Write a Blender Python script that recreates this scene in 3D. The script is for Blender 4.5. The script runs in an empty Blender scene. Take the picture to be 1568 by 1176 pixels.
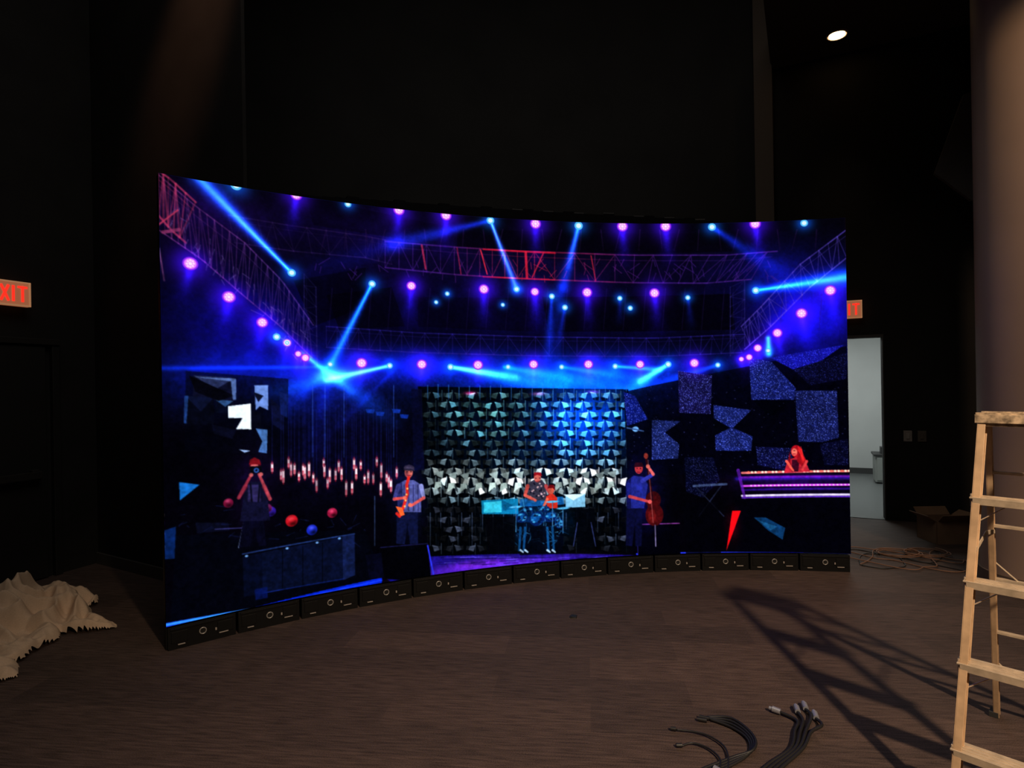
import bpy, bmesh, math, numpy as np
from mathutils import Vector, Matrix, noise
sc = bpy.context.scene
sc.view_settings.view_transform = 'Standard'
sc.view_settings.look = 'None'
rng = np.random.default_rng(7)

# ------------------------------------------------------------------ dims
CX, CY, R = 1.6645, -0.9105, 5.9277        # centre / radius of the curved LED wall
TH0, TH1 = -0.6963, 0.1880
ZT, ZB = 2.926, 0.150                      # lit area top / bottom
EYE, FPX, ROLL = 1.6, 911.9, 0.0169
NCOL = 13

# ------------------------------------------------------------------ materials
def mat(name, col, rough=0.6, metal=0.0, emit=None, es=0.0, nscale=0, namt=0.0, bump=0.0, spec=None):
    m = bpy.data.materials.new(name); m.use_nodes = True
    nt = m.node_tree; b = nt.nodes["Principled BSDF"]
    b.inputs["Base Color"].default_value = (*col, 1)
    b.inputs["Roughness"].default_value = rough
    b.inputs["Metallic"].default_value = metal
    if spec is not None: b.inputs["Specular IOR Level"].default_value = spec
    if emit:
        b.inputs["Emission Color"].default_value = (*emit, 1)
        b.inputs["Emission Strength"].default_value = es
    if nscale:
        tc = nt.nodes.new("ShaderNodeTexCoord"); n = nt.nodes.new("ShaderNodeTexNoise")
        n.inputs["Scale"].default_value = nscale; n.inputs["Detail"].default_value = 5
        nt.links.new(tc.outputs["Object"], n.inputs["Vector"])
        r = nt.nodes.new("ShaderNodeValToRGB")
        r.color_ramp.elements[0].position = .3; r.color_ramp.elements[1].position = .7
        r.color_ramp.elements[0].color = (*[c*(1-namt) for c in col], 1)
        r.color_ramp.elements[1].color = (*[min(1, c*(1+namt)) for c in col], 1)
        nt.links.new(n.outputs["Fac"], r.inputs["Fac"]); nt.links.new(r.outputs["Color"], b.inputs["Base Color"])
        if bump:
            bp = nt.nodes.new("ShaderNodeBump"); bp.inputs["Strength"].default_value = bump; bp.inputs["Distance"].default_value = .01
            nt.links.new(n.outputs["Fac"], bp.inputs["Height"]); nt.links.new(bp.outputs["Normal"], b.inputs["Normal"])
    return m

# ------------------------------------------------------------------ mesh builder
class MB:
    def __init__(s, name, mats):
        s.name, s.mats, s.v, s.f, s.mi, s.sm = name, mats, [], [], [], []
    def add(s, vs, fs, mi=0, smooth=False):
        o = len(s.v); s.v += [tuple(v) for v in vs]
        for f in fs: s.f.append(tuple(i+o for i in f)); s.mi.append(mi); s.sm.append(smooth)
    def hexa(s, c, mi=0):   # 8 corners: bottom 4 ccw, top 4 ccw
        s.add(c, [(3,2,1,0),(4,5,6,7),(0,1,5,4),(1,2,6,5),(2,3,7,6),(3,0,4,7)], mi)
    def box(s, c, sz, mi=0, ax=(1,0,0), ay=(0,1,0), az=(0,0,1)):
        c, ax, ay, az = Vector(c), Vector(ax).normalized(), Vector(ay).normalized(), Vector(az).normalized()
        x, y, z = ax*sz[0]/2, ay*sz[1]/2, az*sz[2]/2
        s.hexa([c-x-y-z, c+x-y-z, c+x+y-z, c-x+y-z, c-x-y+z, c+x-y+z, c+x+y+z, c-x+y+z], mi)
    def beam(s, p0, p1, w, d, side, mi=0):  # w along side, d perpendicular
        p0, p1 = Vector(p0), Vector(p1); a = (p1-p0)
        sd = Vector(side); sd = (sd - a.normalized()*sd.dot(a.normalized())).normalized()
        n = a.normalized().cross(sd)
        s.box((p0+p1)/2, (w, d, a.length), mi, sd, n, a)
    def wall(s, p0, p1, z0, z1, t, mi=0):   # thickness to the left of p0->p1 by t
        p0, p1 = Vector((*p0,0)), Vector((*p1,0)); d = (p1-p0).normalized(); n = Vector((-d.y, d.x, 0))*t
        q = [p0, p1, p1+n, p0+n]
        s.hexa([v+Vector((0,0,z0)) for v in q]+[v+Vector((0,0,z1)) for v in q], mi)
    def cyl(s, p0, p1, r0, r1=None, n=16, mi=0, cap=True, smooth=True):
        r1 = r0 if r1 is None else r1
        p0, p1 = Vector(p0), Vector(p1); a = (p1-p0).normalized()
        u = a.orthogonal().normalized(); w = a.cross(u)
        vs = []
        for p, r in ((p0, r0), (p1, r1)):
            for i in range(n):
                t = 2*math.pi*i/n; vs.append(p+(u*math.cos(t)+w*math.sin(t))*r)
        s.add(vs, [(i, (i+1)%n, n+(i+1)%n, n+i) for i in range(n)], mi, smooth)
        if cap: s.add(vs, [tuple(range(n))[::-1], tuple(range(n, 2*n))], mi)
    def tube(s, pts, r, n=8, mi=0, sub=6):
        P = [Vector(p) for p in pts]
        out = []
        for i in range(len(P)-1):
            a, b, c, d = P[max(i-1,0)], P[i], P[i+1], P[min(i+2, len(P)-1)]
            for k in range(sub):
                t = k/sub
                out.append(.5*((2*b)+(c-a)*t+(2*a-5*b+4*c-d)*t*t+(-a+3*b-3*c+d)*t**3))
        out.append(P[-1]); vs = []
        for i, p in enumerate(out):
            a = (out[min(i+1, len(out)-1)]-out[max(i-1, 0)]).normalized()
            u = a.cross(Vector((0.01,0.02,1))).normalized(); w = a.cross(u)
            for k in range(n):
                t = 2*math.pi*k/n; vs.append(p+(u*math.cos(t)+w*math.sin(t))*r)
        fs = [(i*n+k, i*n+(k+1)%n, (i+1)*n+(k+1)%n, (i+1)*n+k) for i in range(len(out)-1) for k in range(n)]
        fs += [tuple(range(n))[::-1], tuple(range(len(vs)-n, len(vs)))]
        s.add(vs, fs, mi, True)
    def ring(s, c, nrm, r, t, mi=0, n=20, m=6):
        c, a = Vector(c), Vector(nrm).normalized(); u = a.orthogonal().normalized(); w = a.cross(u); vs = []
        for i in range(n):
            th = 2*math.pi*i/n; d = u*math.cos(th)+w*math.sin(th)
            for k in range(m):
                ph = 2*math.pi*k/m; vs.append(c+d*(r+t*math.cos(ph))+a*t*math.sin(ph))
        s.add(vs, [(i*m+k, ((i+1)%n)*m+k, ((i+1)%n)*m+(k+1)%m, i*m+(k+1)%m) for i in range(n) for k in range(m)], mi, True)
    def build(s, parent=None, bevel=0):
        me = bpy.data.meshes.new(s.name); me.from_pydata(s.v, [], s.f)
        for m in s.mats: me.materials.append(m)
        me.polygons.foreach_set("material_index", s.mi); me.polygons.foreach_set("use_smooth", s.sm)
        bm = bmesh.new(); bm.from_mesh(me); bmesh.ops.recalc_face_normals(bm, faces=bm.faces); bm.to_mesh(me); bm.free()
        ob = bpy.data.objects.new(s.name, me); sc.collection.objects.link(ob)
        if parent: ob.parent = parent
        if bevel:
            b = ob.modifiers.new("bevel", 'BEVEL'); b.width = bevel; b.segments = 2; b.limit_method = 'ANGLE'
        return ob

# ================================================================== SCREEN ARTWORK
W, H = 1250, 662
img = np.zeros((H, W, 3), np.float32)
def M(x, y):
    """reference measurement of the artwork -> position on the unrolled curved panel (canvas px, y down)"""
    a, b = x-784.0, y-588.0
    dx = (a*math.cos(ROLL)-b*math.sin(ROLL))/FPX; dz = -(a*math.sin(ROLL)+b*math.cos(ROLL))/FPX
    A = dx*dx+1; B = -2*(dx*CX+CY); C = CX*CX+CY*CY-R*R
    t = (-B+math.sqrt(B*B-4*A*C))/(2*A)
    th = math.atan2(t*dx-CX, t-CY); z = EYE+dz*t
    return (th-TH0)/(TH1-TH0)*W, (ZT-z)/(ZT-ZB)*H
def S(x, y):
    return (M(x, y+5)[1]-M(x, y-5)[1])/10
def win(x0, y0, x1, y1):
    a, b, c, d = max(0, int(x0)), max(0, int(y0)), min(W, int(x1)+2), min(H, int(y1)+2)
    if c <= a or d <= b: return None
    Y, X = np.mgrid[b:d, a:c].astype(np.float32)
    return slice(b, d), slice(a, c), X+.5, Y+.5
def C(c): return np.array(c, np.float32)/255
def put(w, m, col, mode):
    v = img[w[0], w[1]]; m = m[..., None]
    if mode == 'add': img[w[0], w[1]] = v+m*C(col)
    else: img[w[0], w[1]] = v*(1-m)+m*C(col)
def eglow(x, y, rx, ry, col, k=1.0, mode='add'):
    cx, cy = M(x, y); s = S(x, y); rx *= s; ry *= s
    w = win(cx-3*rx, cy-3*ry, cx+3*rx, cy+3*ry)
    if w: put(w, k*np.exp(-(((w[2]-cx)/rx)**2+((w[3]-cy)/ry)**2)), col, mode)
def ell(x, y, rx, ry, col, a=1.0, mode='over', ang=0):
    cx, cy = M(x, y); s = S(x, y); rx *= s; ry *= s; q = max(rx, ry)
    w = win(cx-q-2, cy-q-2, cx+q+2, cy+q+2)
    if w:
        dx, dy = w[2]-cx, w[3]-cy; ca, sa = math.cos(ang), math.sin(ang)
        d = np.sqrt(((dx*ca+dy*sa)/rx)**2+((dy*ca-dx*sa)/ry)**2)
        put(w, a*np.clip((1-d)*min(rx, ry)+.5, 0, 1), col, mode)
def seg(x0, y0, x1, y1, w0, w1, col, a0=1.0, a1=1.0, mode='over', g=False):
    s = S((x0+x1)/2, (y0+y1)/2); p0, p1 = M(x0, y0), M(x1, y1)
    w0 *= s; w1 *= s; q = max(w0, w1)*(1.6 if g else .6)+2
    w = win(min(p0[0], p1[0])-q, min(p0[1], p1[1])-q, max(p0[0], p1[0])+q, max(p0[1], p1[1])+q)
    if not w: return
    dx, dy = p1[0]-p0[0], p1[1]-p0[1]; L = dx*dx+dy*dy+1e-6
    t = np.clip(((w[2]-p0[0])*dx+(w[3]-p0[1])*dy)/L, 0, 1)
    d = np.hypot(w[2]-p0[0]-t*dx, w[3]-p0[1]-t*dy); ww = (w0+(w1-w0)*t)/2; al = a0+(a1-a0)*t
    if g: m = al*np.exp(-(d/np.maximum(ww, .6))**2)
    else: m = al*np.clip(ww-d+.5, 0, 1)
    put(w, m, col, mode)
def pl(pts, wd, col, a=1.0, mode='over'):
    for p, q in zip(pts[:-1], pts[1:]): seg(*p, *q, wd, wd, col, a, a, mode)
def poly(pts, col, a=1.0, mode='over', tex=None):
    P = [M(*p) for p in pts]; xs = [p[0] for p in P]; ys = [p[1] for p in P]
    w = win(min(xs)-1, min(ys)-1, max(xs)+1, max(ys)+1)
    if not w: return
    m = np.zeros(w[2].shape, np.float32)
    for ox, oy in ((-.25, -.25), (.25, -.25), (-.25, .25), (.25, .25)):
        X, Y = w[2]+ox, w[3]+oy; ins = np.zeros(X.shape, bool)
        for i in range(len(P)):
            xa, ya = P[i]; xb, yb = P[i-1]
            if ya == yb: continue
            ins ^= ((ya > Y) != (yb > Y)) & (X < (xb-xa)*(Y-ya)/(yb-ya)+xa)
        m += ins*.25
    put(w, m*a, col, mode)
    if tex is not None:
        n = rng.random(m.shape); put(w, m*(n > .86)*tex[1]*rng.random(m.shape), tex[0], 'add')
def lerp(P, t):
    t = t*(len(P)-1); i = min(int(t), len(P)-2); f = t-i
    return P[i][0]+(P[i+1][0]-P[i][0])*f, P[i][1]+(P[i+1][1]-P[i][1])*f
def truss(A, B, n, col, wd=1.6, a=.9, dense=True):
    for k in range(n):
        t0, t1 = k/n, (k+1)/n
        c = col(t0) if callable(col) else col
        j = .6+.7*rng.random()
        a0, a1, b0, b1 = lerp(A, t0), lerp(A, t1), lerp(B, t0), lerp(B, t1)
        seg(*a0, *a1, wd*1.3, wd*1.3, c, a*j, a); seg(*b0, *b1, wd*1.3, wd*1.3, c, a, a*j)
        if dense:
            m0 = (a0[0]*.8+b0[0]*.2, a0[1]*.8+b0[1]*.2); m1 = (a1[0]*.8+b1[0]*.2, a1[1]*.8+b1[1]*.2)
            seg(*m0, *m1, wd*.7, wd*.7, c, a*.5, a*.5)
        seg(*a0, *b0, wd*.8, wd*.8, c, a*.75*j, a*.75)
        if k % 2: seg(*a0, *b1, wd*.8, wd*.8, c, a*.7, a*.7*j)
        else: seg(*b0, *a1, wd*.8, wd*.8, c, a*.7*j, a*.7)
def vn(s):   # smooth value noise over the canvas
    g_ = rng.random((H//s+3, W//s+3)).astype(np.float32)
    y = np.arange(H)/s; x = np.arange(W)/s; yi = y.astype(int); xi = x.astype(int)
    fy = (y-yi)[:, None]; fx = (x-xi)[None, :]; fy = fy*fy*(3-2*fy); fx = fx*fx*(3-2*fx)
    return (g_[yi][:, xi]*(1-fy)*(1-fx)+g_[yi+1][:, xi]*fy*(1-fx)+g_[yi][:, xi+1]*(1-fy)*fx+g_[yi+1][:, xi+1]*fy*fx)

# ---- background haze
img[:] = C((4, 3, 10))
eglow(780, 480, 500, 58, (4, 3, 38)); eglow(780, 560, 430, 22, (5, 20, 112)); eglow(780, 400, 450, 46, (7, 3, 24))
eglow(380, 510, 110, 66, (5, 5, 76)); eglow(1240, 490, 72, 58, (14, 12, 150)); eglow(470, 590, 100, 44, (8, 24, 110))
eglow(860, 590, 170, 34, (0, 44, 160)); eglow(320, 330, 76, 46, (18, 5, 52)); eglow(1200, 420, 86, 42, (5, 9, 70))
eglow(540, 690, 120, 70, (3, 3, 20)); eglow(1010, 600, 100, 36, (4, 8, 56)); eglow(560, 350, 100, 34, (12, 5, 46))
eglow(640, 560, 90, 26, (6, 10, 80)); eglow(300, 590, 60, 40, (2, 8, 40))
img *= (.72+.56*(.7*vn(70)+.3*vn(24)))[..., None]
# ceiling darkness slabs between the trusses
poly([(500,452),(600,440),(620,500),(520,505)], (4,3,12), .65); poly([(830,455),(1120,450),(1125,505),(840,508)], (3,2,9), .75)
poly([(640,455),(820,456),(820,508),(640,500)], (4,2,14), .5); poly([(450,430),(560,410),(560,470),(480,500)], (3,2,9), .6)
poly([(700,348),(1130,355),(1150,385),(700,378)], (3,2,8), .6); poly([(470,300),(700,350),(690,376),(480,345)], (4,2,12), .4)
for i in range(26):   # roof ribs
    x = 500+i*30; seg(x, 352, x-8+(i % 3)*6, 384, 1.6, 1.6, (46,22,70), .5, .2)
    seg(x+9, 442, x+4, 505, 1.4, 1.4, (34,20,80), .45, .25)
# ---- trusses
pk = lambda t: (120-40*t, 54, 112+30*t)
truss([(243,268),(300,316),(375,372),(432,430),(480,498)], [(243,352),(310,398),(370,450),(430,500),(478,548)], 26, pk, 1.5, .62)
truss([(243,262),(262,275),(300,310)], [(243,330),(262,352),(285,372)], 5, (170,56,95), 2.4, .7)
seg(243,345,273,322,2,2,(170,56,90)); seg(250,356,275,352,5,5,(140,56,100),.8,.8); seg(244,380,252,430,2,2,(190,110,150),.7,.3)
truss([(350,330),(440,345),(560,362),(600,370)], [(360,372),(450,385),(560,395),(600,405)], 12, (60,38,95), 1.2, .45)
def tc(t):
    r = math.exp(-((t-.40)/.15)**2); return (66+110*r, 32+4*r, 118-50*r)
truss([(590,370),(700,379),(800,385),(960,391),(1110,391),(1190,385)], [(590,410),(700,421),(800,427),(960,433),(1080,434),(1150,428)], 26, tc, 1.5, .8)
seg(740,382,850,388,2.4,2.4,(200,26,50),.7,.7); seg(740,424,840,428,2,2,(190,26,50),.7,.7); seg(805,387,807,425,4,4,(210,36,60),.8,.8); seg(832,388,815,425,2,2,(210,40,60),.7,.7); seg(736,383,746,420,2,2,(230,50,70),.8,.8)
seg(905,392,912,430,2,2,(180,40,60),.7,.7); seg(700,380,706,420,2,2,(180,40,80),.6,.6); seg(646,376,652,412,3,3,(190,50,90),.7,.7)
truss([(500,500),(640,510),(820,516),(1000,518),(1140,512)], [(500,532),(640,540),(820,545),(1000,546),(1136,540)], 34, (48,38,140), 1.2, .6)
truss([(1296,352),(1225,405),(1165,470),(1135,500)], [(1296,395),(1240,440),(1180,500),(1140,535)], 15, (84,66,165), 1.4, .7)
truss([(466,420),(466,560)], [(484,440),(486,560)], 8, (50,42,110), 1.2, .5)
truss([(1118,440),(1118,545)], [(1140,430),(1140,530)], 7, (50,42,120), 1.2, .5)
for i in range(70):
    x = 400+rng.random()*860; y = 395+rng.random()*28
    if 480 < x < 1190: seg(x, y, x+rng.normal()*8, y+10, 1.2, 1.2, tc((x-590)/600), .6, .6)
for i in range(60):
    t = rng.random(); x = 260+t*210; y = 300+t*215+rng.random()*50; seg(x, y, x+rng.normal()*6, y+8, 1.3, 1.3, (110,90,150), .5, .3)
# ---- lamp cones
purple = [(292,404,10),(351,455,9),(402,494,8),(440,525,6),(468,548,6),(457,542,5),(630,438,7),(741,443,7.5),(819,447,6.5),(899,448,7.5),(1002,449,7.5),
 (554,556,8),(646,558,7.5),(732,559,7.5),(817,558,7),(901,558,7),(980,558,6.5),(1063,556,7),(1271,445,8),(1227,480,8),(1190,510,7),(1160,533,6),(1147,547,5),
 (1135,550,4),(820,343,8),(953,347,8),(1019,347,8),(1156,343,8),(683,330,8),(611,322,8),(454,299,8)]
for x, y, r in purple:
    dx = (x-780)*.03
    seg(x, y+3, x+dx, y+(72 if y < 520 else 40), 10, 34, (36, 10, 200), .5, 0, 'add', True)
    seg(x, y+3, x+dx*.6, y+46, 6, 14, (50, 30, 220), .35, 0, 'add', True)
for b in [(447,418,305,272,7,26,(20,84,255),1,.8),(447,418,300,268,3,12,(90,190,255),.8,.4),(570,435,508,556,6,18,(10,80,250),.95,.65),(570,435,508,556,3,8,(60,170,255),.7,.35),
 (751,338,791,443,5,15,(36,90,255),.9,.6),(751,338,790,440,3,6,(110,160,255),.7,.4),(751,338,600,374,6,22,(20,50,215),.75,.5),(610,372,440,425,22,40,(10,22,150),.4,0),
 (886,346,862,440,7,18,(16,66,240),.9,.5),(862,440,834,570,18,24,(8,36,180),.5,.1),(886,346,870,410,4,8,(70,140,255),.7,.2),(1090,348,1205,425,6,32,(16,46,210),.8,.15),
 (1157,445,1300,424,7,28,(10,90,255),1,.85),(1157,445,1300,424,3,12,(60,170,255),.8,.6),(248,564,500,562,7,5,(10,60,220),.4,.7),(597,560,420,600,5,24,(20,110,255),.95,.25),
 (597,560,500,582,4,8,(120,200,255),.7,.5),(462,540,600,642,7,36,(16,90,250),.85,.12),(470,546,540,600,5,14,(60,170,255),.7,.2),(506,558,430,640,4,26,(12,50,200),.5,.1),
 (690,562,860,592,5,40,(16,130,255),1,.5),(690,562,790,578,4,12,(120,230,255),.9,.35),(772,562,940,590,5,32,(12,100,250),.9,.4),(860,562,985,580,4,22,(12,100,250),.8,.3),
 (1023,558,955,604,5,28,(16,140,255),1,.45),(1023,558,980,584,4,10,(120,230,255),.8,.4),(942,561,1010,566,4,8,(40,170,255),.8,.6),(1099,559,970,600,4,22,(12,76,240),.7,.25),
 (1176,518,1177,542,7,9,(60,200,255),1,.9),(845,454,838,560,4,18,(20,60,230),.7,.05),(949,457,949,500,4,14,(20,40,200),.5,0),(1053,456,1060,510,4,16,(20,40,200),.5,0),
 (506,573,470,720,10,46,(8,20,120),.5,0),(600,570,470,700,6,20,(12,26,140),.4,0),(865,470,850,560,4,16,(20,50,220),.5,0)]:
    x0,y0,x1,y1,w0,w1,c,a0,a1 = b; seg(x0,y0,x1,y1,w0,w1,c,a0,a1,'add',True)
eglow(510, 575, 26, 11, (70,170,255), 1.0)
# ---- left stage: dark cube sculptures
poly([(285,568),(442,580),(440,700),(283,690)], (4,5,16), .6)
def cube(x, y, w, h, c1, c2):
    poly([(x,y),(x+w,y+w*.06),(x+w,y+h),(x,y+h)], c1, 1); poly([(x,y),(x+w,y+w*.06),(x+w*.55,y+h*.55)], c2, .9)
cube(296,575,64,38,(14,16,40),(46,56,96)); cube(284,606,44,44,(6,8,22),(14,20,48)); cube(330,612,28,20,(8,12,32),(50,84,130))
poly([(290,575),(360,606),(335,614),(300,600)], (6,6,16)); poly([(297,577),(362,580),(362,612),(357,612),(354,584)], (96,124,180), .8)
poly([(390,590),(411,590),(411,628),(398,622),(392,628)], (110,140,205)); poly([(388,600),(404,606),(396,616)], (14,18,40))
poly([(350,622),(384,618),(385,657),(362,657),(372,640),(350,640)], (225,240,255)); poly([(376,620),(384,618),(385,657),(378,657)], (235,250,255))
poly([(386,628),(400,632),(400,656),(388,654)], (8,10,24)); poly([(392,656),(410,658),(409,694),(396,692),(402,676)], (70,110,165))
poly([(325,650),(362,658),(356,672),(328,664)], (10,12,32)); poly([(414,610),(436,628),(434,660),(418,650)], (12,16,46))
poly([(283,606),(289,606),(286,648),(282,648)], (40,80,150), .7); poly([(366,688),(384,690),(375,693)], (150,180,220))
poly([(428,600),(442,604),(440,640),(430,634)], (18,34,96), .8)
poly([(275,738),(306,742),(276,766)], (24,110,190)); poly([(252,812),(270,806),(268,855),(250,856)], (10,40,96), .9)
# ---- hanging candle curtain
for i in range(34):
    x = 424+i*5.6+rng.normal()*2; y = 700+rng.random()*38+(6 if i % 3 else -6); h = 9+rng.random()*10; k = .6+.4*rng.random()
    seg(x, 605+rng.random()*25, x, y, .8, .8, (30,38,120), .45, .6)
    seg(x, y, x, y+h, 3.2, 3.2, (255,230,232), k, k); seg(x, y+h*.7, x, y+h+3, 3.0, 2.2, (160,30,50), .8*k, .6)
    seg(x, y-3, x, y, 2.4, 2.8, (110,26,50), .6, .8)
    eglow(x, y+h/2, 5, 10, (60,12,34), .2)
for x in (479, 498, 527, 603): seg(x, 590, x, 700, 1.2, 1.2, (60,100,210), .6, .4)
for x, y in ((575,630),(600,626),(612,634),(560,626)): poly([(x,y),(x+14,y+1),(x+12,y+7),(x+2,y+6)], (20,60,170), .8)
# ---- centre kinetic wall: regular rows of folded wedge tiles
poly([(640,592),(962,596),(964,852),(660,856)], (2,4,8), .95)
eglow(900, 640, 74, 44, (0,64,180), .8); eglow(840, 700, 110, 60, (0,20,50), .7); eglow(720, 650, 60, 44, (0,10,28), .7)
for i in range(20):
    x = 655+i*16; seg(x, 592, x, 845, 1, 1, (24,36,50), .5, .35)
yy = 606; row = 0
while yy < 845:
    xx = 652+(row % 2)*8.6; colm = 0
    while xx < 955:
        x = xx+rng.normal()*.5; y = yy+rng.normal()*.5
        ctr = math.exp(-((x-895)/62)**2-((y-650)/48)**2); tl = math.exp(-((x-750)/75)**2-((y-636)/40)**2)
        low = math.exp(-((y-738)/25)**2); bot = 1 if y > 768 else 0
        k = .35+.85*rng.random()
        c = np.array([46,54,58])+np.array([60,165,225])*ctr+np.array([40,84,80])*tl+np.array([180,182,172])*low+np.array([0,20,36])*rng.random()
        if bot: c = np.array([70,78,98])*.7*(1 if rng.random() > .4 else .25)
        c = np.clip(c*k*1.2, 0, 255)
        if x < 662 or (y > 770 and 730 < x < 900): c = c*.5
        w = 13.5; h = 9+3.5*low; m_ = 1 if (colm+row) % 2 else -1
        # lit folded face, half-tone face, dark underside
        poly([(x-m_*w/2,y-h/2),(x+m_*w*.1,y-h*.35),(x+m_*w*.3,y+h*.2),(x-m_*w*.3,y+h/2)], tuple(c))
        poly([(x+m_*w*.1,y-h*.35),(x+m_*w/2,y-h*.5),(x+m_*w/2,y+h*.25),(x+m_*w*.3,y+h*.2)], tuple(c*.42))
        poly([(x-m_*w*.3,y+h/2),(x+m_*w*.5,y+h*.25),(x+m_*w*.4,y+h/2+3.5),(x-m_*w*.1,y+h/2+3)], (2,3,6))
        seg(x-m_*w/2, y-h/2, x+m_*w*.1, y-h*.35, 1.3, 1.0, tuple(np.clip(c*1.5+10, 0, 255)), .95, .6)
        if rng.random() < .5:
            seg(x+w*.5, y-8, x+w*.5, y+8, 1.2, 1.2, tuple(np.clip(c*.9+(14,20,26), 0, 255)), .8, .5)
        xx += 17.2; colm += 1
    yy += 14.6; row += 1
for i in range(14):   # bright lower band of wedges
    x = 672+i*20.5+rng.normal(); y = 746+rng.normal(); v = 150+rng.random()*90
    if 798 < x < 856: continue
    poly([(x-8,y+7),(x-6,y-7),(x+3,y-8),(x+8,y+2),(x+1,y)], (v*.9,v,v*.98)); poly([(x+3,y-8),(x+8,y+2),(x+9,y+8),(x+4,y+3)], (v*.3,v*.36,v*.4)); poly([(x-7,y-21),(x+7,y-25),(x+5,y-13),(x-2,y-16)], (v*.7,v*.78,v*.78))
for i in range(20):
    x = 655+i*16; seg(x, 588+rng.random()*6, x, 612, 1.2, 1.2, (50,120,200), .7, .4)
    seg(x+4, 785, x+4, 800+rng.random()*40, 1.2, 1.2, (90,110,150), .6, .3)
poly([(630,596),(646,596),(650,720),(634,720)], (8,10,40), .8); eglow(720, 602, 8, 2.5, (220,50,120), .8); eglow(825,603,10,2.5,(180,60,140),.6); eglow(908,600,10,2.5,(160,60,160),.6)
eglow(885, 640, 60, 50, (0,36,120), .75)
# ---- right star-cloth blocks
st = ((120,140,225), .9)
poly([(955,600),(1000,590),(1150,560),(1296,530),(1298,720),(1140,735),(960,720)], (3,3,16), .8)
poly([(1038,568),(1090,575),(1088,634),(1040,632)], (22,20,70), 1, tex=st)
poly([(1092,620),(1150,628),(1122,655),(1152,668),(1150,690),(1096,690)], (24,34,96), 1, tex=st)
poly([(1147,546),(1182,555),(1218,594),(1216,612),(1150,612)], (20,28,92), 1, tex=st)
poly([(1217,598),(1281,598),(1284,670),(1258,677),(1222,676)], (20,26,76), 1, tex=st)
poly([(998,643),(1042,645),(1018,662),(1040,680),(1038,702),(998,704)], (24,34,86), 1, tex=st)
poly([(1180,548),(1292,528),(1258,552),(1214,566)], (22,22,140), 1, tex=((90,110,255), .8))
poly([(1214,566),(1296,540),(1296,580),(1240,590)], (8,8,36), 1, tex=((90,110,255), .5))
poly([(1157,684),(1213,686),(1212,722),(1160,712)], (12,14,56), 1, tex=st)
poly([(1048,700),(1092,700),(1102,735),(1076,762),(1050,752)], (6,8,32), 1, tex=((110,120,200), .6))
poly([(955,600),(972,606),(992,642),(960,652)], (14,26,104), 1, tex=st)
poly([(1255,680),(1298,672),(1298,712),(1262,712)], (7,8,36), 1, tex=((110,120,200), .6))
poly([(1092,640),(1118,655),(1092,668)], (3,4,14)); poly([(1152,612),(1210,614),(1180,640)], (2,3,12))
for i in range(150):
    x = 960+rng.random()*335; y = 590+rng.random()*130; seg(x, y, x+.8, y, 1.2, 1.2, (110,120,220), .5*rng.random(), .3)
# ---- DJ booth
poly([(1120,722),(1304,718),(1304,850),(1130,850)], (3,3,11), .9)
seg(1128,733,1303,731,6,6,(40,20,140),.8,.8,'add',True)
for y0, y1, c, w in ((724,721,(235,130,120),3.4),(731,729,(100,24,150),3),(744,742,(220,90,230),3),(750,748,(36,14,100),3),(759,757,(235,225,255),3.2),(762,760,(110,50,210),2)):
    seg(1136, y0, 1303, y1, w, w, c, .9, .9)
for i in range(30): ell(1146+i*5.3, 723-i*.08, 1.7, 1.5, (255,235,200) if i % 3 else (255,120,90))
for i in range(26): ell(1150+i*6, 743.5-i*.07, 1.4, 1.0, (255,200,255))
seg(1130,720,1140,762,5,4,(90,30,150),.9,.7); eglow(1215,738,80,14,(50,8,100),.6)
poly([(1200,724),(1206,704),(1218,700),(1232,704),(1240,722)], (190,40,60)); poly([(1212,704),(1224,704),(1222,722),(1212,722)], (70,12,40))
ell(1219,691,8,9.5,(170,20,36)); ell(1216,692,4.2,5.6,(235,120,105)); poly([(1222,685),(1234,704),(1228,714),(1220,706)], (150,16,30)); poly([(1209,690),(1211,712),(1205,712)], (130,14,30))
for i in range(9): seg(1221+rng.random()*7, 684+rng.random()*6, 1225+rng.random()*9, 700+rng.random()*10, 1, 1, (235,50,50), .7, .4)
seg(1204,706,1214,720,4,3,(240,100,85)); seg(1235,706,1228,719,4,3,(215,70,75))
seg(1215,690,1217,690,1,1,(60,10,20)); seg(1214,695,1218,695,1.2,1.2,(140,20,40))
# neon wedge, blue blob, keyboard
poly([(1121,782),(1134,782),(1112,843)], (225,16,24)); eglow(1122,805,9,20,(80,0,10),.6)
poly([(1154,792),(1172,792),(1202,808),(1198,826),(1176,812)], (14,64,110), .85); poly([(1160,796),(1190,806),(1180,812)], (36,110,160), .6)
seg(1062,744,1112,741,3.5,3.5,(60,74,110)); seg(1066,746,1108,790,1.6,1.6,(34,40,66)); seg(1104,744,1070,790,1.6,1.6,(34,40,66))
ell(973,657,5,4,(120,180,240)); seg(960,655,985,660,2,2,(60,90,140))
# ---- stage floor
poly([(660,884),(655,852),(975,850),(975,868),(820,871)], (30,18,120)); eglow(760,866,120,8,(90,30,110),.8); eglow(730,862,50,6,(80,20,60),.6)
for i in range(60):
    x = 665+rng.random()*300; y = 853+rng.random()*14; seg(x, y, x+10+rng.random()*25, y-1, 1.3, 1.3, (110,90,230) if i % 2 else (14,10,70), .6, .5)
poly([(975,849),(1303,848),(1303,853),(975,860)], (20,22,160)); seg(975,848,1303,851,2.2,2.2,(50,70,255))
poly([(252,963),(252,954),(380,932),(585,884),(585,894),(400,934)], (8,44,200)); seg(252,957,420,926,4,2.4,(60,150,255)); seg(420,926,585,888,2.4,1.5,(30,70,240)); 
poly([(590,884),(660,868),(660,884),(600,892)], (20,18,110))
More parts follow.
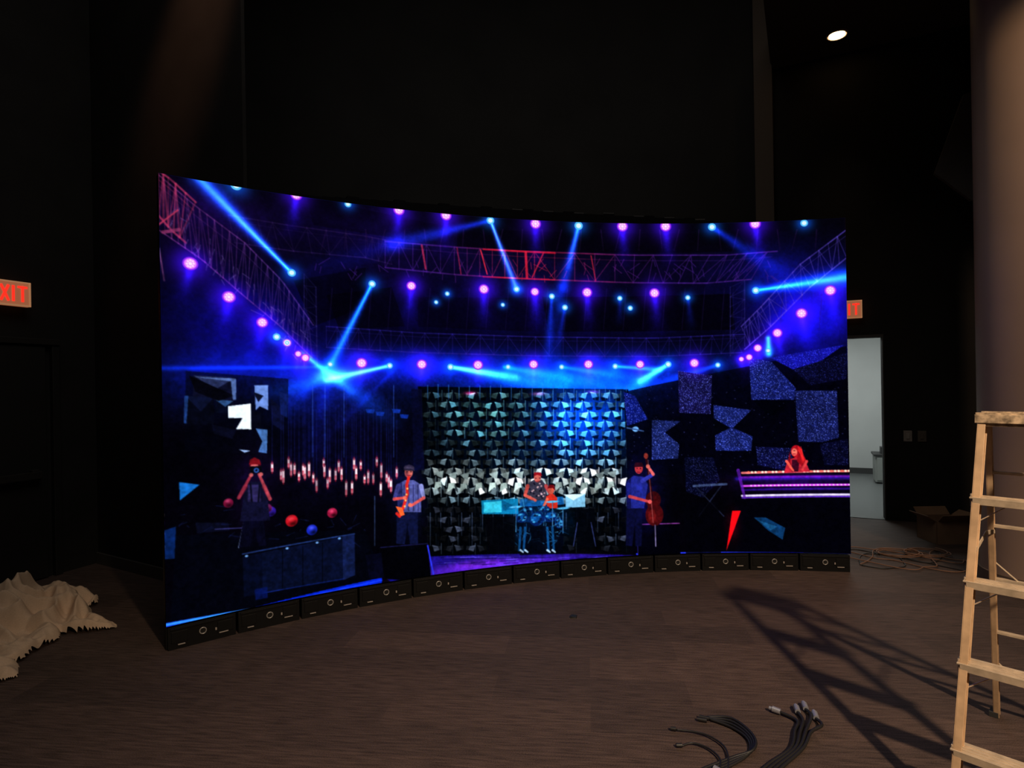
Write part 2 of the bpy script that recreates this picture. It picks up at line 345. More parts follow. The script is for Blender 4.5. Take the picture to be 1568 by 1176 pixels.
# ---- left platform boxes
poly([(270,820),(560,812),(585,884),(380,930),(262,950)], (4,5,15)); 
poly([(372,852),(402,846),(402,908),(374,914)], (7,12,34)); poly([(402,846),(524,822),(526,888),(402,908)], (10,17,44)); poly([(524,820),(543,817),(544,880),(526,888)], (24,38,86), .8)
for x in (433,464,494): seg(x, 842-(x-433)*.18, x, 900-(x-433)*.15, 1.3, 1.3, (4,6,16))
seg(372,848,543,817,1.8,1.8,(40,66,130),.9,.9); seg(402,908,526,886,1.2,1.2,(18,40,120))
for x in (378,440,486,520): ell(x, 851-(x-378)*.19, 2.2, 1.6, (120,170,230))
poly([(300,800),(350,800),(352,812),(302,816)], (12,15,38), .8); poly([(390,902),(410,898),(410,915),(392,918)], (8,24,90), .7)
seg(374,800,366,838,2,1.5,(120,140,180)); seg(330,810,372,808,1.4,1.4,(60,60,120))
seg(574,760,574,835,1.5,1.5,(80,110,170),.6,.4)
for i in range(30):
    x = 270+rng.random()*290; y = 770+rng.random()*60; seg(x, y, x+rng.normal()*10, y+rng.normal()*6, 1.2, 1.2, (24,36,90), .6, .3)
poly([(583,838),(655,832),(660,884),(640,890),(590,886)], (3,3,8)); poly([(560,850),(584,846),(588,884),(566,886)], (7,8,28)); seg(583,838,655,832,1.2,1.2,(30,30,80))
poly([(975,803),(1040,801),(1042,850),(977,852)], (2,2,9)); seg(975,803,1040,801,1.6,1.6,(120,56,130)); seg(975,803,977,852,1.2,1.2,(40,32,110))
seg(655,835,664,880,2.2,2.2,(50,60,220))
poly([(1045,770),(1100,768),(1104,848),(1050,848)], (3,3,10), .8)
# ---- coloured balls
for x, y, r, c in ((381,790,8.5,(24,120,64)),(447,797,9,(175,20,34)),(350,770,7,(110,16,50)),(415,783,7.5,(50,26,150)),(478,811,8,(26,44,180)),(509,785,7.5,(150,24,64)),(410,778,6.5,(90,22,66))):
    ell(x, y, r, r, c); eglow(x-1, y-3, r*.5, r*.4, (90,80,80), .6); eglow(x+r*.3, y+r*.5, r*.6, r*.4, (0,0,0), .6, 'over')
# ---- woman with camera (left)
eglow(388,750,26,50,(24,8,46),.7)
poly([(374,792),(404,792),(408,835),(396,836),(390,806),(384,836),(366,838)], (9,9,30))
poly([(376,742),(386,737),(400,738),(408,746),(414,797),(368,798)], (18,18,46)); poly([(380,742),(398,742),(400,768),(380,768)], (48,42,88)); seg(384,740,386,768,2.5,2.5,(12,12,30)); seg(398,740,396,768,2.5,2.5,(12,12,30))
seg(376,745,366,762,7,5,(96,28,56)); seg(366,762,385,727,5,4,(150,50,72)); seg(405,745,414,764,7,5,(84,26,56)); seg(414,764,397,726,5,4,(165,66,80))
ell(391,712,8,9.5,(84,14,30)); ell(390,716,6,7,(190,98,100)); poly([(383,704),(390,700),(398,704),(400,711),(382,711)], (120,18,30))
poly([(383,714),(401,713),(402,724),(384,725)], (8,8,18)); ell(393,720,3.8,3.8,(50,90,160)); ell(393,720,1.8,1.8,(8,12,30)); ell(385,727,3,3,(190,98,100)); ell(400,726,3,3,(190,98,100))
# ---- saxophonist
eglow(626,765,20,45,(10,24,76),.8)
poly([(608,780),(640,780),(640,832),(628,833),(624,800),(620,833),(607,832)], (16,22,58))
poly([(609,742),(620,735),(634,735),(645,742),(645,784),(609,784)], (84,90,150))
poly([(609,742),(616,738),(618,784),(609,784)], (40,44,96)); 
for i in range(5): seg(612+i*7, 742, 611+i*7.4, 782, 1.2, 1.2, (40,40,90))
seg(610,744,604,764,7,5.5,(64,66,130)); seg(604,764,620,762,5,4,(190,76,76)); seg(645,744,649,762,7,5.5,(140,146,205)); seg(649,762,630,774,5,4,(210,92,90))
ell(626,723,6.4,8.5,(195,110,100)); eglow(623,726,3,6,(60,16,40),.6,'over'); poly([(618,720),(620,713),(627,711),(634,714),(635,721)], (50,44,70)); seg(620,716,633,716,3,3,(70,62,90)); seg(623,722,624,722,1.3,1.3,(40,16,40)); seg(629,722,630,722,1.3,1.3,(40,16,40)); seg(624,728,629,728,1.4,1.4,(120,30,50))
pl([(626,731),(623,742),(624,756),(618,776),(612,790),(608,786)], 4.6, (205,44,36)); poly([(614,790),(606,775),(616,777),(620,788)], (245,110,54)); 
for y in (748,757,766,775): ell(624-(y-748)*.15, y, 1.5, 1.5, (255,190,110))
ell(620,762,3,3,(220,110,92)); ell(628,773,3,3,(220,110,92))
# ---- keyboard tables, drummer and drum kit
poly([(737,766),(793,763),(794,787),(738,787)], (16,120,160)); poly([(741,769),(768,767),(768,784),(741,785)], (60,190,215)); poly([(768,765),(794,778),(770,782)], (10,90,130))
poly([(866,757),(896,756),(896,776),(866,777)], (130,185,215)); poly([(796,764),(862,760),(864,772),(796,776)], (18,90,150), .8); poly([(862,757),(896,756),(878,766)], (210,235,245))
eglow(822,800,46,28,(0,50,104),.8)
poly([(790,800),(864,798),(862,848),(796,850)], (3,6,20), .8)
poly([(808,740),(818,734),(830,735),(837,744),(836,766),(808,766)], (60,58,76))
for i in range(26): ell(810+rng.random()*24, 738+rng.random()*25, 1.5, 1.2, (190,160,168) if i % 2 else (20,16,34))
seg(808,744,804,758,6,5,(180,76,70)); seg(804,758,820,766,5,4,(205,96,86)); seg(836,744,842,756,6,4,(160,66,70))
ell(823,731,5.6,7.2,(200,104,94)); poly([(817,729),(818,723),(828,723),(830,729),(823,727)], (140,20,32)); seg(820,732,821,732,1.2,1.2,(40,10,30)); seg(826,732,827,732,1.2,1.2,(40,10,30)); seg(821,737,826,737,1.2,1.2,(130,30,40))
poly([(836,760),(846,755),(853,762),(854,778),(838,778)], (195,50,36)); ell(844,750,4.8,6.2,(195,90,72)); poly([(838,748),(841,742),(848,742),(851,752),(846,747)], (100,12,20)); seg(838,764,832,776,4.5,3.5,(215,100,76))
for x, y, rx, ry in ((799,792,9,8),(822,794,12,11),(843,791,9,8),(856,801,7,8),(808,780,8,4.5),(834,779,8,4.5)):
    ell(x, y, rx, ry, (8,36,96)); ell(x-rx*.1, y-ry*.15, rx*.72, ry*.66, (18,96,165), .8)
    for k in range(7):
        t = rng.random()*6.28; ell(x+math.cos(t)*rx*.6, y+math.sin(t)*ry*.6, 2.2, 1.2, (80,180,225), .7); ell(x+math.cos(t+2)*rx*.5, y+math.sin(t+2)*ry*.5, 2.2, 1.8, (5,20,56), .8)
for x, y in ((790,776),(862,778),(846,768)): ell(x, y, 10, 1.7, (90,180,225)); seg(x, y, x, y+38, 1.2, 1.2, (70,130,180))
for i in range(60):
    x = 788+rng.random()*74; y = 776+rng.random()*60; a_ = rng.normal()*6; v = rng.random()**1.5
    seg(x, y, x+a_, y+rng.normal()*8, 1.2, .9, (16+80*v,80+110*v,140+90*v), .7, .4)
for x in (797,804,838,846): seg(x, 808, x+(2 if x > 820 else -2), 842, 4, 3.4, (20,90,150), .8, .8); seg(x, 842, x+4, 845, 3.2, 2.4, (170,200,225))
poly([(812,806),(832,806),(830,846),(814,846)], (3,6,18), .75)
poly([(880,780),(910,778),(914,838),(884,840)], (3,5,12), .9); seg(884,800,878,836,1.5,1.5,(50,60,110)); seg(905,800,912,836,1.5,1.5,(50,60,110)); poly([(742,792),(790,790),(788,842),(748,846)], (4,4,10), .85)
# ---- bassist with double bass
eglow(985,760,26,50,(10,10,70),.8)
poly([(960,776),(984,776),(982,836),(973,836),(972,800),(968,836),(958,835)], (12,14,52))
poly([(958,738),(970,728),(986,730),(992,742),(986,778),(960,778)], (36,44,135)); poly([(958,738),(966,732),(966,778),(960,778)], (18,20,80))
ell(978,717,6.4,8.2,(185,60,70)); poly([(970,715),(973,708),(983,708),(986,715)], (46,12,30)); seg(975,717,976,717,1.2,1.2,(40,8,20)); seg(980,717,981,717,1.2,1.2,(40,8,20)); seg(976,723,980,723,1.3,1.3,(110,20,40)); 
ell(1000,765,12,13,(66,12,18)); ell(1002,788,14,17,(74,12,17)); ell(1001,776,9.5,14,(70,12,17)); ell(998,790,6,10,(120,28,28),.6)
seg(999,765,989,700,4,3,(46,10,20)); seg(1000,800,992,704,1,1,(180,110,110),.7,.7); ell(989,698,3.5,4.5,(130,50,44)); seg(1003,804,1004,836,1.8,1.8,(120,110,150))
seg(984,736,1000,726,7,5,(54,60,165)); seg(1000,726,992,714,5,4,(205,100,100)); seg(962,742,964,760,7,6,(30,36,120)); seg(964,760,994,768,5,4,(185,70,80)); ell(992,714,3.2,3.2,(210,110,100)); ell(995,768,3.2,3.2,(205,90,90))
# ---- photographic texture: grain, soft optics, tonal contrast
img = np.clip(img, 0, 1.3)
nz = .38*vn(3)+.36*vn(6)+.26*vn(12)
lum = np.clip(img.max(2), 0, 1); k = (1-.75*lum)
yv = np.linspace(0, 1, H)[:, None]; amp = .65+.45*(yv > .45)
img *= (1+(nz-.5)*amp*k)[..., None]
img += ((rng.random((H, W))-.5)*.014)[..., None]*C((120, 120, 255))
for ax in (0, 1): img = .14*np.roll(img, 1, ax)+.72*img+.14*np.roll(img, -1, ax)
img = np.clip(img, 0, 1)**1.15*1.14
# ---- lamps on top of everything
for x, y, r in purple:
    eglow(x, y, r*2.6, r*2.4, (60,12,240), .75)
    ell(x, y, r*1.08, r, (150,40,250)); ell(x, y, r*.85, r*.8, (238,130,255))
    for k in range(8):
        t = k*math.pi/4; ell(x+math.cos(t)*r*.52, y+math.sin(t)*r*.5, r*.17, r*.17, (255,220,255))
    ell(x, y, r*.26, r*.26, (255,235,255))
for x, y, r in ((447,418,6),(570,435,5.5),(751,338,6),(791,443,5),(886,346,6.5),(845,454,4.5),(865,471,4.5),(1090,348,6),(1157,445,5.5),(1231,342,5.5),(533,313,5),(362,284,8),(685,450,3.6),
 (668,463,3.2),(770,467,3.2),(949,457,4),(965,472,4),(1053,456,4),(690,562,5),(597,560,4.6),(506,558,4.4),(778,562,4),(860,562,4),(942,561,4.4),(1023,558,5),(1099,559,4),(424,516,5.5),(440,525,3),(1176,537,4)):
    eglow(x, y, r*2.2, r*2.0, (10,90,230), .75); ell(x, y, r, r*.95, (90,200,255)); ell(x, y, r*.6, r*.55, (225,250,255))
img = np.clip(img, 0, 1)
lin = np.where(img < .04045, img/12.92, ((img+.055)/1.055)**2.4).astype(np.float32)

# ---- dense pixel mesh of the LED surface
led = bpy.data.objects.new("curved_led_video_wall", None); sc.collection.objects.link(led)
tt = TH0+(TH1-TH0)*(np.arange(W)/(W-1)); zz = ZT-(ZT-ZB)*(np.arange(H)/(H-1))
co = np.empty((H, W, 3), np.float32)
co[..., 0] = (CX+R*np.sin(tt))[None, :]; co[..., 1] = (CY+R*np.cos(tt))[None, :]; co[..., 2] = zz[:, None]
nf = (H-1)*(W-1)
I = (np.arange(H-1)[:, None]*W+np.arange(W-1)[None, :]).ravel()
fi = np.stack([I, I+W, I+W+1, I+1], 1).astype(np.int32)
me = bpy.data.meshes.new("screen_surface"); me.vertices.add(H*W); me.vertices.foreach_set("co", co.ravel())
me.loops.add(nf*4); me.loops.foreach_set("vertex_index", fi.ravel())
me.polygons.add(nf); me.polygons.foreach_set("loop_start", np.arange(nf, dtype=np.int32)*4)
me.update(calc_edges=True)
at = me.color_attributes.new("led_colour", 'FLOAT_COLOR', 'POINT')
rgba = np.ones((H*W, 4), np.float32); rgba[:, :3] = lin.reshape(-1, 3); at.data.foreach_set("color", rgba.ravel())
m = bpy.data.materials.new("led_pixels"); m.use_nodes = True; nt = m.node_tree; nt.nodes.clear()
o = nt.nodes.new("ShaderNodeOutputMaterial"); e = nt.nodes.new("ShaderNodeEmission"); a = nt.nodes.new("ShaderNodeAttribute"); a.attribute_name = "led_colour"
nt.links.new(a.outputs["Color"], e.inputs["Color"]); e.inputs["Strength"].default_value = 1.0; nt.links.new(e.outputs[0], o.inputs[0])
m.cycles.emission_sampling = 'NONE'
me.materials.append(m)
so = bpy.data.objects.new("screen_surface", me); sc.collection.objects.link(so); so.parent = led

# ---- cabinets, kick modules, rigging
m_blk = mat("cabinet_black", (.003,.003,.0035), .7, spec=.1); m_blk2 = mat("kick_black", (.0035,.0035,.004), .55, spec=.2)
m_ring = mat("connector_ring", (.36,.34,.32), .35, .4); m_lab = mat("label_plate", (.32,.28,.25), .5); m_hole = mat("socket_dark", (.002,.002,.002), .8)
def apt(th, r, z): return Vector((CX+r*math.sin(th), CY+r*math.cos(th), z))
cab = MB("cabinets", [m_blk]); kick = MB("kick_modules", [m_blk2, m_ring, m_lab, m_hole])
dth = (TH1-TH0)/NCOL
for c in range(NCOL):
    a0, a1 = TH0+c*dth+.0003, TH0+(c+1)*dth-.0003
    for r_ in range(6):
        z0 = ZB+(ZT-ZB)*r_/6+.001; z1 = ZB+(ZT-ZB)*(r_+1)/6-.001
        cab.hexa([apt(a0,R+.012,z0),apt(a1,R+.012,z0),apt(a1,R+.075,z0),apt(a0,R+.075,z0),apt(a0,R+.012,z1),apt(a1,R+.012,z1),apt(a1,R+.075,z1),apt(a0,R+.075,z1)])
    b0, b1 = a0+dth*.015, a1-dth*.015; am = (a0+a1)/2
    kick.hexa([apt(b0,R,0),apt(b1,R,0),apt(b1,R+.07,0),apt(b0,R+.07,0),apt(b0,R,ZB-.012),apt(b1,R,ZB-.012),apt(b1,R+.07,ZB-.012),apt(b0,R+.07,ZB-.012)])
    n = Vector((-math.sin(am), -math.cos(am), 0)); tdir = Vector((math.cos(am), -math.sin(am), 0))
    for off, w_ in ((-.13,.09), (.13,.09)):
        cc = apt(am, R, .075)+tdir*off
        kick.box(cc+n*.004, (w_, .008, .07), 0, tdir, n); 
    kick.box(apt(am,R,.125)+n*.004, (.36,.01,.012), 0, tdir, n)
    kick.ring(apt(am,R,.078)+n*.008, n, .019, .004, 1); kick.cyl(apt(am,R,.078), apt(am,R,.078)+n*.008, .016, mi=3)
    kick.box(apt(am,R,.040)+n*.006+tdir*.12, (.055,.012,.006), 2, tdir, n); kick.box(apt(am,R,.028)+n*.006-tdir*.12, (.04,.012,.005), 2, tdir, n)
    kick.box(apt(am,R,.07)+n*.010+tdir*.075, (.010,.006,.016), 2, tdir, n)
kick.hexa([apt(TH0,R+.02,0),apt(TH0+.002,R+.02,0),apt(TH0+.002,R+.07,0),apt(TH0,R+.07,0),apt(TH0,R+.02,ZT),apt(TH0+.002,R+.02,ZT),apt(TH0+.002,R+.07,ZT),apt(TH0,R+.07,ZT)])
cab.build(led); kick.build(led, .0015)
rig = MB("top_rigging_and_supports", [m_blk, mat("support_grey", (.03,.03,.032), .5, .3), mat("rig_highlight", (.06,.057,.055), .5)])
for k in range(40):
    u0, u1 = .16+k*.0165, .16+(k+1)*.0165
    h = .085*math.sin(math.pi*(k+.5)/40)**.5+.012*(k % 4 == 0)
    a0, a1 = TH0+(TH1-TH0)*u0, TH0+(TH1-TH0)*u1
    rig.hexa([apt(a0,R+.03,ZT-.01),apt(a1,R+.03,ZT-.01),apt(a1,R+.11,ZT-.01),apt(a0,R+.11,ZT-.01),apt(a0,R+.03,ZT+h),apt(a1,R+.03,ZT+h),apt(a1,R+.11,ZT+h),apt(a0,R+.11,ZT+h)])
    if k % 3 == 1 and k > 18: rig.box(apt((a0+a1)/2,R+.06,ZT+h+.006), (.09,.03,.012), 2, (math.cos(a0),-math.sin(a0),0), (math.sin(a0),math.cos(a0),0))
for c in range(1, NCOL):
    a0 = TH0+c*dth; am = a0; tdir = Vector((math.cos(am), -math.sin(am), 0))
    if 2 < c: rig.beam(apt(a0,R+.13,0), apt(a0,R+.13,ZT-.05), .04, .04, tdir, 1)
    if c in (3,6,9,12): rig.beam(apt(a0,R+.5,.02), apt(a0,R+.13,1.6), .04, .04, tdir, 1); rig.beam(apt(a0,R+.5,.02), apt(a0,R+.09,.02), .04, .04, tdir, 1)
rig.build(led)

# ================================================================== ROOM
m_wall = mat("black_wall_paint", (.020,.019,.018), .85, nscale=3, namt=.15, spec=.15)
m_wall2 = mat("black_drape_wall", (.037,.036,.035), .9, nscale=1.5, namt=.12, spec=.1)
m_wallr = mat("dark_grey_paint", (.022,.021,.020), .85, nscale=3, namt=.12, spec=.1)
m_ceil = mat("dark_ceiling", (.028,.025,.022), .9, spec=.1)
m_trim = mat("trim_grey", (.06,.057,.053), .5)
HC, ZS = 7.5, 5.34
W0, W1 = (3.19, 7.19), (5.5, 6.056)
d = Vector((1.69, -.83, 0)).normalized(); nn = Vector((-d.y, d.x, 0))   # nn points to the rear
mf = bpy.data.materials.new("carpet_planks"); mf.use_nodes = True; nt = mf.node_tree; b = nt.nodes["Principled BSDF"]
tc_ = nt.nodes.new("ShaderNodeTexCoord"); mp = nt.nodes.new("ShaderNodeMapping"); mp.inputs["Rotation"].default_value = (0,0,math.radians(7))
nt.links.new(tc_.outputs["Object"], mp.inputs["Vector"])
br = nt.nodes.new("ShaderNodeTexBrick"); br.inputs["Scale"].default_value = 1; br.inputs["Brick Width"].default_value = 1.0; br.inputs["Row Height"].default_value = .25
br.inputs["Mortar Size"].default_value = .0; br.inputs["Color1"].default_value = (.058,.039,.033,1); br.inputs["Color2"].default_value = (.084,.055,.045,1); br.inputs["Mortar"].default_value = (.06,.04,.034,1)
nt.links.new(mp.outputs[0], br.inputs["Vector"])
mp2 = nt.nodes.new("ShaderNodeMapping"); mp2.inputs["Scale"].default_value = (7, 80, 1); nt.links.new(mp.outputs[0], mp2.inputs["Vector"])
ns = nt.nodes.new("ShaderNodeTexNoise"); ns.inputs["Scale"].default_value = 1; ns.inputs["Detail"].default_value = 4; nt.links.new(mp2.outputs[0], ns.inputs["Vector"])
n2 = nt.nodes.new("ShaderNodeTexNoise"); n2.inputs["Scale"].default_value = 230; n2.inputs["Detail"].default_value = 2; nt.links.new(tc_.outputs["Object"], n2.inputs["Vector"])
ad = nt.nodes.new("ShaderNodeMath"); ad.operation = 'ADD'; nt.links.new(ns.outputs["Fac"], ad.inputs[0]); nt.links.new(n2.outputs["Fac"], ad.inputs[1])
mr = nt.nodes.new("ShaderNodeMapRange"); mr.inputs["From Min"].default_value = .7; mr.inputs["From Max"].default_value = 1.3; mr.inputs["To Min"].default_value = .4; mr.inputs["To Max"].default_value = 1.6
nt.links.new(ad.outputs[0], mr.inputs["Value"])
vm = nt.nodes.new("ShaderNodeVectorMath"); vm.operation = 'SCALE'; nt.links.new(br.outputs["Color"], vm.inputs[0]); nt.links.new(mr.outputs[0], vm.inputs["Scale"])
nt.links.new(vm.outputs[0], b.inputs["Base Color"]); b.inputs["Roughness"].default_value = .7; b.inputs["Specular IOR Level"].default_value = .3
bp = nt.nodes.new("ShaderNodeBump"); bp.inputs["Strength"].default_value = .4; bp.inputs["Distance"].default_value = .004; nt.links.new(ad.outputs[0], bp.inputs["Height"]); nt.links.new(bp.outputs[0], b.inputs["Normal"])
f = MB("floor", [mf]); f.box((.6, 3.2, -.05), (15, 15.5, .1)); f.build()
c_ = MB("ceiling", [m_ceil]); c_.box((.4, 2.0, HC+.05), (13, 14, .1)); c_.build()
w = MB("wall_back", [m_wall2]); w.wall((3.12,7.3),(-4.1,7.3),0,HC,-.12); w.build()
w = MB("wall_left_rear", [m_wall]); w.wall((-3.98,5.66),(-3.98,7.3),0,HC,.12); w.build()
w = MB("wall_left_angled", [m_wall]); w.wall((-3.88,5.55),(-1.985,4.46),0,HC,.03); w.build()
w = MB("wall_left", [m_wall]); w.wall((-5.5,1.45),(-3.86,5.62),0,HC,.12); w.wall((-5.5,-4),(-5.5,1.45),0,HC,.12); w.build()
w = MB("wall_front", [m_wall]); w.wall((5.6,-4),(-5.6,-4),0,HC,.12); w.build()
w = MB("wall_right", [m_wallr]); w.wall((5.62,6.0),(5.62,-4),0,HC,.12); w.build()
def wp(s, dep=0, z=0): return Vector((4.17, 6.70, z))+d*s+nn*dep
w = MB("wall_right_rear", [m_wallr]); DW, DH = .92, 2.06
sL = (Vector((W0[0],W0[1],0))-wp(0)).dot(d); sR = (Vector((W1[0],W1[1],0))-wp(0)).dot(d)+.1
def wseg(mb, s0, s1, z0, z1, d0=0, d1=.14, mi=0):
    q = [wp(s0,d0), wp(s1,d0), wp(s1,d1), wp(s0,d1)]
    mb.hexa([v+Vector((0,0,z0)) for v in q]+[v+Vector((0,0,z1)) for v in q], mi)
wseg(w, sL, -DW, 0, HC); wseg(w, 0, sR, 0, HC); wseg(w, -DW, 0, DH, HC); w.build()
w = MB("trim_1", [m_trim]); wseg(w,-DW-.05,-DW,0,DH+.05,-.015,.0); wseg(w,0,.012,0,DH+.03,-.012,.0); wseg(w,-DW,0,DH,DH+.03,-.012,.0); w.build()
w = MB("pilaster", [mat("pilaster_paint", (.12,.090,.068), .8)])
w.box((3.08,7.16,HC/2),(.2,.16,HC),0,d,nn); w.box((3.08,7.16,.06),(.22,.18,.12),0,d,nn); w.build()
s_ = MB("ceiling_soffit", [mat("soffit_paint", (.075,.062,.050), .9)])
pa, pb = Vector((3.19,7.19,0)), Vector((3.19,7.19,0))-nn*4.0
q = [pa, pb, pb+d*3.6, pa+d*2.6]
s_.hexa([v+Vector((0,0,ZS)) for v in q]+[v+Vector((0,0,ZS+.3)) for v in q]); s_.build()
# corridor beyond the door
mw = mat("corridor_white", (.55,.57,.56), .7, nscale=2, namt=.05); mcf = mat("corridor_floor", (.13,.14,.14), .35); CD = 3.65
for nm, ar in (("wall_corridor_rear",(-2.2,1.8,0,2.7,CD,CD+.1)),("wall_corridor_left",(-2.3,-2.2,0,2.7,.18,CD)),("wall_corridor_right",(1.8,1.9,0,2.7,.18,CD)),("ceiling_corridor",(-2.2,1.8,2.6,2.7,.18,CD))):
    w = MB(nm, [mw]); wseg(w, *ar); w.build()
w = MB("floor_corridor", [mcf]); wseg(w,-2.2,1.8,.0,.006,.0,CD); w.build()
w = MB("wall_corridor_front", [mw]); wseg(w,-2.2,-DW,0,2.6,.145,.17); wseg(w,0,1.8,0,2.6,.145,.17); wseg(w,-DW,0,DH,2.6,.145,.17); w.build()
w = MB("baseboard_corridor", [mat("base_dark", (.05,.05,.05), .5)]); wseg(w,-2.2,1.8,.006,.1,CD-.015,CD-.001); w.build()
cb = MB("storage_cabinet", [mat("cab_grey", (.3,.32,.3), .5), mat("cab_dark", (.03,.03,.03), .5)]); q_ = -.27
wseg(cb,.42+q_,.85+q_,.03,.42,2.6,3.0); wseg(cb,.40+q_,.87+q_,.42,.45,2.58,3.02,1); wseg(cb,.44+q_,.63+q_,.06,.40,2.585,2.6); wseg(cb,.65+q_,.83+q_,.06,.40,2.585,2.6); wseg(cb,.58+q_,.60+q_,.2,.28,2.565,2.585,1); wseg(cb,.67+q_,.69+q_,.2,.28,2.565,2.585,1); wseg(cb,.44+q_,.83+q_,.006,.03,2.62,2.98,1)
wseg(cb,.5+q_,.7+q_,.45,.55,2.7,2.85,1); cb.build(bevel=.004)
# left door with panic bar
dl = Vector((1.64, 4.17, 0)).normalized(); nl = Vector((dl.y, -dl.x, 0)); lp0 = Vector((-4.03, 5.19, 0))
dr = MB("door_2", [mat("door_black", (.016,.015,.014), .5), mat("door_bar", (.05,.045,.04), .35, .5), m_trim])
dr.box(lp0-dl*.5+nl*.02+Vector((0,0,1.0)), (.9,.035,1.98), 0, dl, nl)
for sx in (.03,-1.03): dr.box(lp0+dl*(sx-.0)+nl*.02+Vector((0,0,1.02)), (.06,.05,2.04), 0, dl, nl)
dr.box(lp0-dl*.5+nl*.03+Vector((0,0,2.03)), (1.12,.06,.05), 1, dl, nl)
dr.box(lp0-dl*.5+nl*.09+Vector((0,0,.9)), (.75,.03,.06), 1, dl, nl)
for sx in (-.16,-.84): dr.box(lp0+dl*sx+nl*.055+Vector((0,0,.9)), (.06,.06,.09), 1, dl, nl)
dr.build(bevel=.004)
bb_ = MB("baseboard_left", [m_trim]); a_ = Vector((-3.88,5.55,0)); b_ = Vector((-1.985,4.46,0)); e_ = (b_-a_).normalized(); en = Vector((e_.y,-e_.x,0))
bb_.box((a_+b_)/2+en*.012+Vector((0,0,.05)), ((b_-a_).length,.02,.1), 0, e_, en); bb_.build()
for i, (x, y) in enumerate(((4.375,6.60),(4.492,6.541))):
    s = MB("light_switch", [mat("switch_plate", (.30,.27,.24) if i == 0 else (.10,.085,.07), .4), mat("switch_key", (.35,.33,.30), .4)])
    s.box(Vector((x,y,.95))-nn*.006, (.08,.010,.12), 0, d, nn); s.box(Vector((x,y,.95))-nn*.013, (.03,.01,.06), 1 if i == 0 else 0, d, nn); s.build(bevel=.002)
ap = MB("angled_acoustic_panel", [mat("panel_grey", (.14,.135,.13), .8)])
P = [Vector((4.60,6.0,4.44)), Vector((4.33,6.05,3.67)), Vector((4.62,5.95,3.36)), Vector((5.35,5.6,3.5)), Vector((5.35,5.6,4.6))]
off = Vector((.02,.05,0)); ap.add(P+[p+off for p in P], [(0,1,2,3,4),(9,8,7,6,5)]+[(i,(i+1)%5,5+(i+1)%5,5+i) for i in range(5)])
ap.cyl((4.85,5.93,4.4),(4.85,5.93,ZS-.04),.004,n=6); ap.cyl((5.2,5.72,4.5),(5.2,5.72,ZS-.04),.004,n=6); ap.build()
cm = mat("column_tan_paint", (.42,.29,.21), .55, nscale=2.5, namt=.05)
cl = MB("round_column", [cm, mat("column_joint", (.16,.11,.08), .7)])
cc = Vector((4.06,4.56,0)); cl.cyl(cc, cc+Vector((0,0,ZS-.005)), .40, n=96, mi=0); cl.cyl(cc, cc+Vector((0,0,.1)), .415, n=96, mi=1); cl.build()
dlg = MB("recessed_downlight", [mat("downlight_trim", (.5,.45,.4), .4), mat("lamp_glow", (1,.8,.5), .5, emit=(1,.62,.28), es=6)])
c0 = Vector((3.60,6.48,ZS)); dlg.ring(c0-Vector((0,0,.002)), (0,0,1), .10, .012, 0, 32); dlg.cyl(c0-Vector((0,0,.012)), c0-Vector((0,0,.002)), .082, n=32, mi=1); dlg.build()
def exit_sign(c, ax, out):
    c, ax, out = Vector(c), Vector(ax).normalized(), Vector(out).normalized(); az = Vector((0,0,1))
    s = MB("exit_sign", [mat("exit_housing", (.35,.2,.12), .5, emit=(.62,.20,.09), es=.42), mat("exit_letters", (.6,.02,.01), .5, emit=(1,.03,.015), es=1.1), mat("exit_rim", (.5,.4,.3), .5, emit=(.8,.35,.15), es=.35)])
    s.box(c, (.33,.05,.20), 0, ax, out)
    for sx in (-.16,.16): s.box(c+ax*sx+out*.027, (.012,.006,.20), 2, ax, out)
    for sz in (-.095,.095): s.box(c+az*sz+out*.027, (.33,.006,.012), 2, ax, out)
    o = out*.028; t = .018; h = .13
    def bar(x0,z0,x1,z1): s.beam(c+ax*x0+az*z0+o, c+ax*x1+az*z1+o, t, .006, ax if abs(x1-x0) < abs(z1-z0) else az, 1)
    X = -.125; bar(X,-h/2,X,h/2); [bar(X,z,X+.05,z) for z in (-.056,0,.056)]
    X = -.05; bar(X,-h/2,X+.055,h/2); bar(X+.055,-h/2,X,h/2)
    X = .038; bar(X,-h/2,X,h/2)
    X = .105; bar(X,-h/2,X,h/2); bar(X-.035,.056,X+.035,.056)
    s.box(c-out*.04, (.10,.06,.10), 0, ax, out)
    return s.build()
exit_sign(wp(-.36,-.07,2.38), d, -nn)
exit_sign(Vector((-4.17,4.83,2.41))+nl*.07+dl*.03, dl, nl)

# ================================================================== STEPLADDER
m_fg = mat("fibreglass_tan", (.52,.35,.21), .5, nscale=14, namt=.22); m_al = mat("step_metal", (.56,.45,.33), .4, .25, nscale=25, namt=.2)
m_cap = mat("cap_paint_spattered", (.40,.30,.20), .6, nscale=40, namt=.8); m_ft = mat("rubber_foot", (.02,.02,.02), .8)
ld = MB("stepladder", [m_fg, m_al, m_cap, m_ft])
F0, B0 = Vector((1.56,2.16,0)), Vector((2.25,2.81,0)); g = (B0-F0).normalized(); e = Vector((g.y,-g.x,0))
T0f, T0b = Vector((1.895,2.42,1.40)), Vector((1.985,2.50,1.40))
wt, wb = .32, .50
F1, B1 = F0+e*wb, B0+e*(wb-.04); T1f, T1b = T0f+e*wt, T0b+e*(wt)
def rail(a, b, s):   # C-channel rail
    ld.beam(a, b, .006, .046, e, 0); v = (b-a).normalized().cross(e).normalized()
    for k in (-1, 1): ld.beam(a+v*.021*k+e*s*.012, b+v*.021*k+e*s*.012, .024, .005, e, 0)
rail(F0,T0f,1); rail(F1,T1f,-1)
